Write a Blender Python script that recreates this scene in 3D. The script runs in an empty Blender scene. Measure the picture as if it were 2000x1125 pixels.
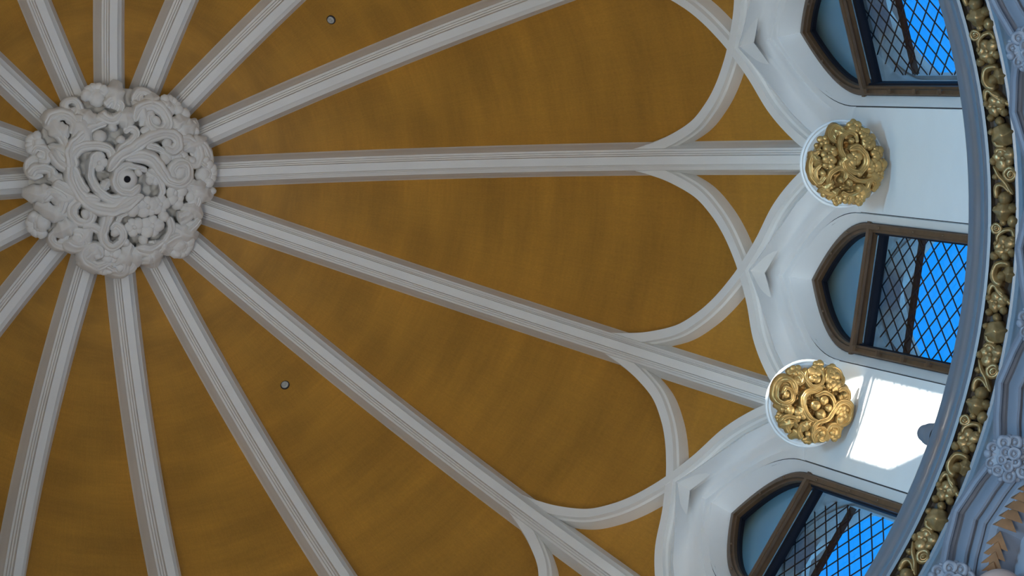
import bpy, bmesh, math, random
from mathutils import Vector, Matrix
from math import sin, cos, pi, sqrt, radians

# ------------------------------------------------------------------ camera, sky, sun, lamps, exposure
sc = bpy.context.scene
COL = sc.collection
S = 4.0                      # drum radius in metres; all sizes below are in drum radii
D = pi / 8                   # one bay of the sixteen-sided dome

cam_d = bpy.data.cameras.new('camera')
cam = bpy.data.objects.new('camera', cam_d)
COL.objects.link(cam)
RIGHT = Vector((0.9756300398, 0.0504844638, -0.2135353468))
DOWN = Vector((-0.0624631444, 0.9968078970, -0.0497229525))
FWD = Vector((0.2103434834, 0.0618492953, 0.9756691466))
cam.matrix_world = Matrix(((RIGHT.x, -DOWN.x, -FWD.x, -0.85514 * S),
                           (RIGHT.y, -DOWN.y, -FWD.y, -0.21907 * S),
                           (RIGHT.z, -DOWN.z, -FWD.z, 0.0),
                           (0, 0, 0, 1)))
cam_d.sensor_width = 36.0
cam_d.lens = 8000 * 36 / 2000
cam_d.clip_end = 500
sc.camera = cam

sc.view_settings.view_transform = 'Standard'
sc.view_settings.look = 'None'
sc.view_settings.gamma = 1.0
sc.view_settings.use_curve_mapping = False
sc.view_settings.exposure = 0.0

sc.cycles.max_bounces = 8
sc.cycles.diffuse_bounces = 4
sc.cycles.adaptive_threshold = 0.02
sc.cycles.glossy_bounces = 3
sc.cycles.transparent_max_bounces = 8
sc.cycles.caustics_reflective = False
sc.cycles.caustics_refractive = False

SUN_AZ = radians(40.2)      # heading the sunlight travels
SUN_EL = radians(5.0)

world = bpy.data.worlds.new('sky')
sc.world = world
world.use_nodes = True
wn = world.node_tree
bg = wn.nodes['Background']
sky = wn.nodes.new('ShaderNodeTexSky')
sky.sky_type = 'NISHITA'
sky.sun_disc = False
sky.sun_elevation = radians(6)
sky.sun_rotation = radians(230)
sky.ozone_density = 4.0
sky.air_density = 1.0
sky.dust_density = 0.3
hsv = wn.nodes.new('ShaderNodeHueSaturation')
hsv.inputs['Saturation'].default_value = 1.2
wn.links.new(sky.outputs[0], hsv.inputs['Color'])
wn.links.new(hsv.outputs[0], bg.inputs['Color'])
bg.inputs['Strength'].default_value = 1.7

sun_d = bpy.data.lights.new('sun', 'SUN')
sun_d.energy = 26.0
sun_d.angle = radians(0.35)
sun_d.color = (1.0, 0.93, 0.82)
sun = bpy.data.objects.new('sun', sun_d)
COL.objects.link(sun)
sun_dir = Vector((cos(SUN_EL) * cos(SUN_AZ), cos(SUN_EL) * sin(SUN_AZ), -sin(SUN_EL)))
sun.rotation_euler = sun_dir.to_track_quat('-Z', 'Y').to_euler()


def area_lamp(name, loc, target, size, power, color, shape='DISK'):
    d = bpy.data.lights.new(name, 'AREA')
    d.shape = shape
    d.size = size
    d.energy = power
    d.color = color
    o = bpy.data.objects.new(name, d)
    COL.objects.link(o)
    o.location = loc
    o.rotation_euler = (Vector(target) - Vector(loc)).to_track_quat('-Z', 'Y').to_euler()
    return o


# added fill lamps, out of view near the floor, aimed up into the dome
area_lamp('dome_fill_light', (-7.5, 1.5, -1.2), (0.8, 0, 27), 5.0, 1700, (1.0, 0.97, 0.91))
area_lamp('dome_fill_light', (2.5, -3.0, -1.2), (0, 0, 27), 4.0, 470, (0.98, 0.98, 0.97))

# added blue fill lamp, unseen, with no window behind it; it reaches the drum, not the crown
drum_fill = area_lamp('drum_fill_light', (-2.5 * S, -0.5 * S, 2.92 * S), (0.95 * S, 0.2 * S, 5.5 * S), 3.0, 2350, (0.30, 0.66, 1.0), 'RECTANGLE')
drum_fill.data.size_y = 3.0

# ------------------------------------------------------------------ helpers
FA = (7.23915, -0.07778, -0.81372, -0.02222, -0.31417)   # face of the ribs: height over radius
DEPTH = 0.065                                            # rib depth in front of the panels


def fz(p):
    return FA[0] + p * (FA[1] + p * (FA[2] + p * (FA[3] + p * FA[4])))


def fs(p):
    return FA[1] + p * (2 * FA[2] + p * (3 * FA[3] + p * 4 * FA[4]))


def surf(p, d):
    """point (r, z) on the dome profile, d behind the rib face"""
    s = fs(p)
    l = sqrt(1 + s * s)
    return p - s / l * d, fz(p) + d / l


def P(r, a, z):
    return Vector((r * cos(a), r * sin(a), z)) * S


def lerp(a, b, t):
    return a + (b - a) * t


def interp(tab, x):
    if x <= tab[0][0]:
        return tab[0][1]
    for (x0, y0), (x1, y1) in zip(tab, tab[1:]):
        if x <= x1:
            return lerp(y0, y1, (x - x0) / (x1 - x0))
    return tab[-1][1]


def smooth_tab(tab, n):
    """Catmull-Rom resampling of a point list (tuples)"""
    out = []
    m = len(tab)
    for i in range(n):
        u = i / (n - 1) * (m - 1)
        k = min(int(u), m - 2)
        t = u - k
        p0, p1, p2, p3 = tab[max(k - 1, 0)], tab[k], tab[k + 1], tab[min(k + 2, m - 1)]
        out.append(tuple(0.5 * (2 * b + (c - a) * t + (2 * a - 5 * b + 4 * c - d) * t * t +
                                (3 * b - a - 3 * c + d) * t ** 3) for a, b, c, d in zip(p0, p1, p2, p3)))
    return out


def mesh(name, verts, faces, mat, angle=35):
    me = bpy.data.meshes.new(name)
    me.from_pydata([tuple(v) for v in verts], [], faces)
    me.validate()
    bm = bmesh.new()
    bm.from_mesh(me)
    bmesh.ops.recalc_face_normals(bm, faces=bm.faces)
    bm.to_mesh(me)
    bm.free()
    for p in me.polygons:
        p.use_smooth = True
    me.set_sharp_from_angle(angle=radians(angle))
    if mat:
        me.materials.append(mat)
    return me


def link(name, me, parent=None):
    o = bpy.data.objects.new(name, me)
    COL.objects.link(o)
    if parent is not None:
        o.parent = parent
    return o


def obj(name, verts, faces, mat, parent=None, angle=35):
    return link(name, mesh(name, verts, faces, mat, angle), parent)


def empty(name, parent=None, rz=0.0, loc=(0, 0, 0)):
    o = bpy.data.objects.new(name, None)
    COL.objects.link(o)
    o.empty_display_size = 0.1
    o.location = loc
    o.rotation_euler = (0, 0, rz)
    if parent is not None:
        o.parent = parent
    return o


def tag(o, label=None, cat=None, group=None, kind=None):
    if label:
        o['label'] = label
    if cat:
        o['category'] = cat
    if group:
        o['group'] = group
    if kind:
        o['kind'] = kind
    return o


def copy_tree(o, parent=None):
    c = o.copy()
    COL.objects.link(c)
    c.parent = parent
    for ch in list(o.children):
        copy_tree(ch, c)
    return c


def grid(rows, close_u=False, close_v=False):
    """rows of equal length -> verts, quads"""
    n = len(rows[0])
    v = [p for r in rows for p in r]
    f = []
    R = len(rows)
    for i in range(R if close_u else R - 1):
        j = (i + 1) % R
        for k in range(n if close_v else n - 1):
            l = (k + 1) % n
            f.append((i * n + k, i * n + l, j * n + l, j * n + k))
    return v, f


def box(c, ex, ey, ez, sx, sy, sz):
    """box at c with axes ex, ey, ez (unit vectors) and half sizes"""
    c = Vector(c)
    v = []
    for i in (-1, 1):
        for j in (-1, 1):
            for k in (-1, 1):
                v.append(c + ex * (i * sx) + ey * (j * sy) + ez * (k * sz))
    f = [(0, 1, 3, 2), (4, 6, 7, 5), (0, 4, 5, 1), (2, 3, 7, 6), (0, 2, 6, 4), (1, 5, 7, 3)]
    return v, f


def join(parts):
    V, F = [], []
    for v, f in parts:
        o = len(V)
        V += list(v)
        F += [tuple(i + o for i in q) for q in f]
    return V, F


def lathe(prof, n, a0=0.0, a1=2 * pi):
    full = abs(a1 - a0 - 2 * pi) < 1e-6
    m = n if full else n + 1
    rows = [[P(r, a0 + (a1 - a0) * i / n, z) for r, z in prof] for i in range(m)]
    return grid(rows, close_u=full)


# ------------------------------------------------------------------ materials
def new_mat(name):
    m = bpy.data.materials.new(name)
    m.use_nodes = True
    nt = m.node_tree
    return m, nt, nt.nodes['Principled BSDF']


def N(nt, t, **kw):
    n = nt.nodes.new(t)
    for k, v in kw.items():
        if k in n.inputs:
            n.inputs[k].default_value = v
        else:
            setattr(n, k, v)
    return n


def plain(name, col, rough=0.6, metal=0.0, var=0.06, scale=3.0, bump=0.0, bscale=40.0, spec=0.5):
    m, nt, b = new_mat(name)
    b.inputs['Roughness'].default_value = rough
    b.inputs['Metallic'].default_value = metal
    b.inputs['Specular IOR Level'].default_value = spec
    tc = N(nt, 'ShaderNodeTexCoord')
    nz = N(nt, 'ShaderNodeTexNoise', Scale=scale, Detail=6.0, Roughness=0.6)
    nt.links.new(tc.outputs['Object'], nz.inputs['Vector'])
    mr = N(nt, 'ShaderNodeMapRange')
    mr.inputs['From Min'].default_value = 0.3
    mr.inputs['From Max'].default_value = 0.7
    mr.inputs['To Min'].default_value = 1 - var
    mr.inputs['To Max'].default_value = 1 + var
    nt.links.new(nz.outputs['Fac'], mr.inputs['Value'])
    mx = N(nt, 'ShaderNodeVectorMath', operation='SCALE')
    mx.inputs[0].default_value = col[:3]
    nt.links.new(mr.outputs[0], mx.inputs['Scale'])
    nt.links.new(mx.outputs[0], b.inputs['Base Color'])
    if bump:
        nb = N(nt, 'ShaderNodeTexNoise', Scale=bscale, Detail=4.0)
        nt.links.new(tc.outputs['Object'], nb.inputs['Vector'])
        bp = N(nt, 'ShaderNodeBump', Strength=bump, Distance=0.02)
        nt.links.new(nb.outputs['Fac'], bp.inputs['Height'])
        nt.links.new(bp.outputs[0], b.inputs['Normal'])
    return m


M = {}
M['plaster'] = plain('white_plaster', (0.83, 0.83, 0.81), 0.62, var=0.025, bump=0.04)
M['wall'] = plain('white_wall_paint', (0.85, 0.86, 0.86), 0.42, var=0.02, bump=0.02)
M['boss'] = plain('carved_white_plaster', (0.74, 0.73, 0.70), 0.6, var=0.03, bump=0.06)
M['cornice'] = plain('blue_grey_gloss_paint', (0.115, 0.168, 0.22), 0.30, spec=0.9, var=0.04, bump=0.02)
M['arch'] = plain('lilac_grey_plaster', (0.195, 0.22, 0.27), 0.5, var=0.04)  # base colour lowered to offset the strong lamps from below
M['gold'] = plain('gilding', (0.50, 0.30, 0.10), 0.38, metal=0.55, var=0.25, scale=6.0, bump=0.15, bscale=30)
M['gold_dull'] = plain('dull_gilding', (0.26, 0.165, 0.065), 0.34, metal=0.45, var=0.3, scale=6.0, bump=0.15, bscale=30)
M['channel'] = plain('dark_frieze_ground', (0.045, 0.038, 0.032), 0.6, var=0.2)  # darkened to put shade into the hollows behind the carving
M['bronze'] = plain('brown_bronze', (0.12, 0.07, 0.036), 0.45, metal=0.3, var=0.25, scale=8)
M['seal'] = plain('dark_gap', (0.03, 0.025, 0.03), 0.7)
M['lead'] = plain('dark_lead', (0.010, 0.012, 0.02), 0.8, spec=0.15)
M['reveal'] = plain('outer_stone', (0.50, 0.47, 0.45), 0.8, var=0.12, scale=5)
M['tooth'] = plain('brown_wood', (0.21, 0.10, 0.04), 0.6, var=0.2, scale=12)
M['grey'] = plain('grey_casing', (0.17, 0.205, 0.25), 0.45, var=0.05)  # base colour darkened to stand in for the shade on the sensor
M['knob'] = plain('pinkish_plaster', (0.42, 0.31, 0.27), 0.55, var=0.08)
M['lower'] = plain('pale_lilac_plaster', (0.33, 0.355, 0.42), 0.6, var=0.04)
M['chrome'] = plain('steel_wire', (0.5, 0.5, 0.52), 0.25, metal=1.0, var=0.02)
M['disc'] = plain('detector_plastic', (0.45, 0.45, 0.43), 0.5, var=0.15, scale=20)
M['nave'] = plain('nave_plaster', (0.62, 0.60, 0.56), 0.8)
M['floor'] = plain('stone_floor', (0.42, 0.38, 0.33), 0.6, var=0.15, scale=1)
M['black'] = plain('black_void', (0.004, 0.004, 0.008), 0.9)


def panel_material():
    m, nt, b = new_mat('ochre_plaster')
    L = nt.links.new
    b.inputs['Roughness'].default_value = 0.55
    tc = N(nt, 'ShaderNodeTexCoord')
    sep = N(nt, 'ShaderNodeSeparateXYZ')
    L(tc.outputs['Object'], sep.inputs[0])
    at = N(nt, 'ShaderNodeMath', operation='ARCTAN2')
    L(sep.outputs['Y'], at.inputs[0])
    L(sep.outputs['X'], at.inputs[1])
    cx = N(nt, 'ShaderNodeCombineXYZ')
    L(sep.outputs['X'], cx.inputs[0])
    L(sep.outputs['Y'], cx.inputs[1])
    ln = N(nt, 'ShaderNodeVectorMath', operation='LENGTH')
    L(cx.outputs[0], ln.inputs[0])
    # stains run round the dome: noise stretched along the angle
    pol = N(nt, 'ShaderNodeCombineXYZ')
    L(ln.outputs['Value'], pol.inputs[0])
    L(at.outputs[0], pol.inputs[1])
    L(sep.outputs['Z'], pol.inputs[2])

    def noise(sx, sy, sz, detail, lo, hi):
        mp = N(nt, 'ShaderNodeMapping')
        mp.inputs['Scale'].default_value = (sx, sy, sz)
        L(pol.outputs[0], mp.inputs['Vector'])
        nz = N(nt, 'ShaderNodeTexNoise', Scale=1.0, Detail=detail, Roughness=0.6)
        L(mp.outputs[0], nz.inputs['Vector'])
        r = N(nt, 'ShaderNodeMapRange')
        r.inputs['From Min'].default_value = 0.3
        r.inputs['From Max'].default_value = 0.7
        r.inputs['To Min'].default_value = lo
        r.inputs['To Max'].default_value = hi
        L(nz.outputs['Fac'], r.inputs['Value'])
        return r.outputs[0]
    f = noise(2.2, 2.5, 0.5, 3, 0.84, 1.16)
    for other in (noise(7.0, 1.4, 1, 4, 0.88, 1.12), noise(60, 10, 1, 3, 0.95, 1.05), noise(5, 180, 1, 3, 0.955, 1.045),
                  noise(90, 300, 1, 2, 0.93, 1.07)):
        mu = N(nt, 'ShaderNodeMath', operation='MULTIPLY')
        L(f, mu.inputs[0])
        L(other, mu.inputs[1])
        f = mu.outputs[0]
    sca = N(nt, 'ShaderNodeVectorMath', operation='SCALE')
    sca.inputs[0].default_value = (0.46, 0.225, 0.027)
    L(f, sca.inputs['Scale'])
    L(sca.outputs[0], b.inputs['Base Color'])
    return m


M['panel'] = panel_material()


def glass_material():
    m, nt, b = new_mat('window_glass')
    nt.nodes.remove(b)
    out = nt.nodes['Material Output']
    tr = N(nt, 'ShaderNodeBsdfTransparent')
    tr.inputs['Color'].default_value = (0.80, 0.86, 0.90, 1)
    gl = N(nt, 'ShaderNodeBsdfGlossy')
    gl.inputs['Roughness'].default_value = 0.04
    geo = N(nt, 'ShaderNodeNewGeometry')
    dt = N(nt, 'ShaderNodeVectorMath', operation='DOT_PRODUCT')
    nt.links.new(geo.outputs['Normal'], dt.inputs[0])
    nt.links.new(geo.outputs['Incoming'], dt.inputs[1])
    ab = N(nt, 'ShaderNodeMath', operation='ABSOLUTE')
    nt.links.new(dt.outputs['Value'], ab.inputs[0])
    om = N(nt, 'ShaderNodeMath', operation='SUBTRACT')
    om.inputs[0].default_value = 1.0
    nt.links.new(ab.outputs[0], om.inputs[1])
    pw = N(nt, 'ShaderNodeMath', operation='POWER')
    pw.inputs[1].default_value = 5.0
    nt.links.new(om.outputs[0], pw.inputs[0])
    fr = N(nt, 'ShaderNodeMath', operation='MULTIPLY_ADD')
    fr.inputs[1].default_value = 0.38
    fr.inputs[2].default_value = 0.04
    nt.links.new(pw.outputs[0], fr.inputs[0])
    mx = N(nt, 'ShaderNodeMixShader')
    nt.links.new(fr.outputs[0], mx.inputs[0])
    nt.links.new(tr.outputs[0], mx.inputs[1])
    nt.links.new(gl.outputs[0], mx.inputs[2])
    nt.links.new(mx.outputs[0], out.inputs['Surface'])
    return m


M['glass'] = glass_material()


def frosted_material():
    m, nt, b = new_mat('frosted_glass')
    nt.nodes.remove(b)
    out = nt.nodes['Material Output']
    t = N(nt, 'ShaderNodeBsdfTranslucent')
    t.inputs['Color'].default_value = (0.30, 0.36, 0.38, 1)
    d = N(nt, 'ShaderNodeBsdfTransparent')
    d.inputs['Color'].default_value = (0.75, 0.85, 0.9, 1)
    g = N(nt, 'ShaderNodeBsdfGlossy')
    g.inputs['Roughness'].default_value = 0.25
    mx = N(nt, 'ShaderNodeMixShader')
    mx.inputs[0].default_value = 0.45
    m2 = N(nt, 'ShaderNodeMixShader')
    m2.inputs[0].default_value = 0.06
    nt.links.new(t.outputs[0], mx.inputs[1])
    nt.links.new(d.outputs[0], mx.inputs[2])
    nt.links.new(mx.outputs[0], m2.inputs[1])
    nt.links.new(g.outputs[0], m2.inputs[2])
    nt.links.new(m2.outputs[0], out.inputs['Surface'])
    return m


M['frosted'] = frosted_material()


def diffuser_material():
    m, nt, b = new_mat('diffuser_sheet')
    nt.nodes.remove(b)
    out = nt.nodes['Material Output']
    t = N(nt, 'ShaderNodeBsdfTranslucent')
    t.inputs['Color'].default_value = (0.5, 0.52, 0.55, 1)
    d = N(nt, 'ShaderNodeBsdfDiffuse')
    d.inputs['Color'].default_value = (0.4, 0.42, 0.45, 1)
    mx = N(nt, 'ShaderNodeMixShader')
    nt.links.new(t.outputs[0], mx.inputs[1])
    nt.links.new(d.outputs[0], mx.inputs[2])
    nt.links.new(mx.outputs[0], out.inputs['Surface'])
    return m


M['diffuser'] = diffuser_material()

# ------------------------------------------------------------------ the dome: panels, spandrels, ribs
# centre line of a branch rib: share of a bay -> place on the rib profile
PATH = [(-0.02, 0.70), (0.0, 0.722), (0.03, 0.757), (0.06, 0.781), (0.1, 0.803), (0.165, 0.828), (0.25, 0.8462),
        (0.33, 0.859), (0.42, 0.8705), (0.5, 0.8795), (0.63, 0.8925), (0.78, 0.9065), (0.9, 0.926), (1.0, 0.951)]


def branch_p(x):            # x: 0..0.5 from the rib
    return interp(PATH, x)


def hood_p(x):              # x: 0..0.5 from the rib the hood runs to
    return interp(PATH, 1 - x)


ceiling = tag(empty('ceiling'), kind='structure')
ceiling['label'] = 'ochre dome ceiling divided by white moulded ribs'


def shell_piece(a_list, lo, hi, nv):
    rows = []
    for a in a_list:
        row = []
        for j in range(nv + 1):
            p = lerp(lo(a), hi(a), j / nv)
            r, z = surf(p, DEPTH)
            row.append(P(r, a * D, z))
        rows.append(row)
    return grid(rows)


NA = 24
al = [i / NA for i in range(NA + 1)]
panel_mesh = mesh('panel', *shell_piece(al, lambda a: 0.0, lambda a: branch_p(min(a, 1 - a)), 60), M['panel'])
hl = [i / 16 * 0.5 for i in range(17)]
spA = mesh('spandrel', *shell_piece(hl, branch_p, hood_p, 16), M['panel'])
spB = mesh('spandrel', *shell_piece([1 - x for x in hl], lambda a: branch_p(1 - a), lambda a: hood_p(1 - a), 16), M['panel'])
# ribs
half = [(0.0278, -0.002), (0.0278, 0.002), (0.0268, 0.0035), (0.0250, 0.010), (0.0226, 0.020), (0.0200, 0.0285), (0.0180, 0.034), (0.0174, 0.0375),
        (0.0138, 0.0388), (0.0134, 0.0460), (0.0106, 0.0470), (0.0100, 0.0540), (0.0078, 0.0550), (0.0070, 0.0600), (0.0068, 0.065)]
sect = [(-t, d) for t, d in half] + [(t, d) for t, d in reversed(half)]
rows = []
for i in range(61):
    p = lerp(0.10, 0.962, i / 60)
    row = []
    for t, d in sect:
        r, z = surf(p, DEPTH - d)
        row.append(Vector((r, t, z)) * S)
    rows.append(row)
rib_mesh = mesh('rib', *grid(rows), M['plaster'], 22)


def sweep_surface(path, section, sign, extra=0.0):
    """path: (bay share, profile place); section: (sideways, height over shell)"""
    pts = []
    for a, p in path:
        r, z = surf(p, DEPTH)
        ang = a * D * sign
        s = fs(p)
        l = sqrt(1 + s * s)
        n = Vector((s / l * cos(ang), s / l * sin(ang), -1 / l))
        pts.append((P(r, ang, z), n))
    rows = []
    for i, (q, n) in enumerate(pts):
        t = (pts[min(i + 1, len(pts) - 1)][0] - pts[max(i - 1, 0)][0]).normalized()
        b = t.cross(n).normalized()
        rows.append([q + b * (w * S) + n * ((h + (extra if h > 0.01 else 0)) * S) for w, h in section])
    return grid(rows)


bsec = [(-0.0125, -0.004), (-0.012, 0.006), (-0.0112, 0.022), (-0.0088, 0.0255), (-0.0080, 0.0325), (0.0080, 0.0325),
        (0.0088, 0.0255), (0.0112, 0.022), (0.012, 0.006), (0.0125, -0.004)]
bpath = smooth_tab(PATH, 90)
br_up = mesh('branch_rib', *sweep_surface(bpath, bsec, 1), M['plaster'], 25)
br_dn = mesh('branch_rib', *sweep_surface(bpath, bsec, -1, 0.0004), M['plaster'], 25)

for k in range(16):
    for nm, me in (('panel', panel_mesh), ('spandrel', spA), ('spandrel', spB), ('rib', rib_mesh), ('branch_rib', br_up),
                   ('branch_rib', br_dn)):
        o = link(nm, me, ceiling)
        o.rotation_euler = (0, 0, k * D)

# ------------------------------------------------------------------ the drum wall: lunettes, piers, window surrounds
ZB = 5.20                    # lowest level of the drum wall, behind the cornice


def arch_curve(w, zs, rise, zb, n=14, m=6):
    """pointed arch (sideways, height) from left foot over apex to right foot"""
    rho = (w * w + rise * rise) / (2 * w)
    th = math.asin(min(1, rise / rho))
    right = [(rho * cos(th * (1 - i / n)) + w - rho, zs + rho * sin(th * (1 - i / n))) for i in range(n + 1)]
    right += [(w, lerp(zs, zb, i / m)) for i in range(1, m + 1)]
    left = [(-x, z) for x, z in right[1:]]
    return list(reversed(left)) + right, right, left


NARC, NJ = 14, 6
W3, W4 = 0.1150, 0.0998
c3, c3r, c3l = arch_curve(W3, 6.03, 0.297, ZB)
c4, c4r, c4l = arch_curve(W4, 6.03, 0.268, ZB)


def rad3(i):                # radius of the moulding line: 0.985 at the apex, 1.0 at the springing
    return lerp(0.985, 1.0, min(1, abs(i) / NARC))


L0T = [(0.0, 0.8862), (0.09, 0.8975), (0.18, 0.9083), (0.31, 0.9255), (0.37, 0.937), (0.42, 0.9475), (0.455, 0.956)]
lun_rows = []
idx = list(range(-NARC, NARC + 1))
for i in idx:
    t = abs(i) / NARC
    sg = 1 if i >= 0 else -1
    ap = 0.455 * t ** 0.85
    p0 = interp(L0T, ap)
    r0, z0 = surf(p0, 0.0345)
    A0 = (r0, sg * ap * D, z0)
    x3, z3 = c3r[abs(i)]
    r3 = rad3(i)
    A3 = (r3, sg * x3 / r3, z3)
    row = []
    bump = 0.42 * max(0.0, 1 - t / 0.32) ** 1.1
    prof = [(0.0, 0, 0), (0.10, 0.004, 0.024), (0.20, 0.010, 0.058), (0.28, 0.016, 0.086), (0.34, 0.017, 0.084), (0.42, 0.014, 0.064), (0.52, 0.010, 0.043),
            (0.62, 0.006, 0.025), (0.72, 0.003, 0.012), (0.82, 0.001, 0.004), (0.90, 0, 0), (0.95, 0, 0), (1.0, 0, 0)]
    roll = {0.10: (0.006, 0.010), 0.20: (0.011, 0.014), 0.28: (0.0125, 0.015), 0.34: (0.012, 0.014), 0.42: (0.010, 0.010), 0.52: (0.0085, 0.006),
            0.62: (0.0085, 0.005), 0.72: (0.0105, 0.011), 0.82: (0.006, 0.004), 0.90: (0.004, 0.000), 0.95: (0.002, 0.0)}
    ru, zu = surf(p0 - 0.014, 0.058)
    row.append((ru, A0[1], zu))
    for s, dr, dz in prof:
        r = lerp(A0[0], A3[0], s) + dr * bump
        a = lerp(A0[1], A3[1], s)
        z = lerp(A0[2], A3[2], s) + dz * bump
        if s in roll:
            k = 1 - max(0, (t - 0.6) / 0.4) ** 2
            r += roll[s][0] * k
            z += roll[s][1] * k
        row.append((r, a, z))
    lun_rows.append(row)


def flat_foot(row):
    return [(lerp(r, 1.002, 0.9), a, z - 0.05 * (1 - j / (len(row) - 1))) for j, (r, a, z) in enumerate(row)]


lun_rows = [flat_foot(lun_rows[0])] + lun_rows + [flat_foot(lun_rows[-1])]
lun_mesh = mesh('lunette', *grid([[P(*q) for q in row] for row in lun_rows]), M['wall'], 52)

# window surround: from the thin joint to the bronze frame
GAP = 0.0011
srows = []
full3 = [(x, z, rad3(min(NARC, abs(i)))) for i, (x, z) in zip(range(-(NARC + NJ), NARC + NJ + 1), c3)]
for (x3, z3, r3), (x4, z4), i in zip(full3, c4, range(-(NARC + NJ), NARC + NJ + 1)):
    g = GAP * min(1, max(0, (abs(i) - 7) / 8))
    sg = 1 if i > 0 else -1
    q = []
    q.append((r3 + 0.006 * g / GAP, (x3 + (0.0005 if i else 0) * (-sg) * 0) / r3, z3))
    q.append((r3 + 0.0005, (x3 - sg * g * 1.6) / r3, z3 - 0.001))
    for s in (0.35, 0.7, 1.0):
        r = lerp(r3, 1.019, s)
        q.append((r, lerp(x3 - sg * g * 1.6, x4, s) / r, lerp(z3, z4, s)))
    q.append((1.05, x4 / 1.019, z4))
    srows.append([P(*v) for v in q])
sur_mesh = mesh('window_surround', *grid(srows), M['wall'], 30)
# dark joint behind the gap
jr = []
for (x3, z3, r3), i in zip(full3, range(-(NARC + NJ), NARC + NJ + 1)):
    if abs(i) < 8:
        continue
    jr.append((i, [P(r3 + 0.004, (x3 - 0.0035) / r3, z3), P(r3 + 0.004, (x3 + 0.0035) / r3, z3)]))
jl = grid([q for i, q in jr if i < 0])
jg = grid([q for i, q in jr if i > 0])
joint_mesh = mesh('joint', *join([jl, jg]), M['seal'])

pier_rows = []
pa = D / 2 - (W3 / 1.0 + GAP * 0.8)
for i in range(13):
    a = lerp(-pa, pa, i / 12)
    pier_rows.append([P(1.0, a, lerp(ZB, 6.28, j / 8)) for j in range(9)])
# the pier's edges turn back into the joint
pier_rows = [[P(1.006, -pa, lerp(ZB, 6.28, j / 8)) for j in range(9)]] + pier_rows + [[P(1.006, pa, lerp(ZB, 6.28, j / 8)) for j in range(9)]]
pier_mesh = mesh('pier', *grid(pier_rows), M['wall'], 30)

drum = tag(empty('wall_drum'), kind='structure')
drum['label'] = 'white drum wall with arched window surrounds and plain piers'
for k in range(16):
    o = link('pier', pier_mesh, drum)
    o.rotation_euler = (0, 0, k * D)
    for nm, me in (('lunette', lun_mesh), ('window_surround', sur_mesh), ('joint', joint_mesh)):
        o = link(nm, me, drum)
        o.rotation_euler = (0, 0, (k + 0.5) * D)

# outside of the drum: wall between the windows and the roof over the dome
ow = []
for k in range(16):
    ow.append(grid([[P(1.155, (k + x) * D, z) for z in (5.0, 6.34)] for x in (-0.27, -0.13, 0, 0.13, 0.27)]))
tag(obj('wall_outside', *join(ow), M['reveal']), kind='structure')
tag(obj('roof', *lathe([(1.05, 6.30), (1.16, 6.312), (1.20, 6.33), (1.20, 6.45), (1.02, 6.62), (0.75, 7.0), (0.4, 7.35), (0.0, 7.5)], 64), M['reveal']), kind='structure')

# ------------------------------------------------------------------ windows
ZT = 6.034                   # transom


def frame_loft(w_out, w_in, rise_o, rise_i, prof, zb):
    """prof: (0 outer..1 inner, radius)"""
    co = arch_curve(w_out, 6.03, rise_o, zb)[0]
    ci = arch_curve(w_in, 6.03, rise_i, zb)[0]
    rows = []
    for (xo, zo), (xi, zi) in zip(co, ci):
        rows.append([P(r, lerp(xo, xi, s) / 1.019, lerp(zo, zi, s)) for s, r in prof])
    return grid(rows)


def plane_arch(r, w, rise, zb, ztop=None, zmin=None):
    c = arch_curve(w, 6.03, rise, zb)[1]
    rows = []
    for x, z in c:
        if ztop is not None and z > ztop:
            continue
        if zmin is not None and z < zmin:
            continue
        rows.append([P(r, t * x / 1.019, z) for t in (-1, -0.5, 0, 0.5, 1)])
    return grid(rows)


LINTEL = []


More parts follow.
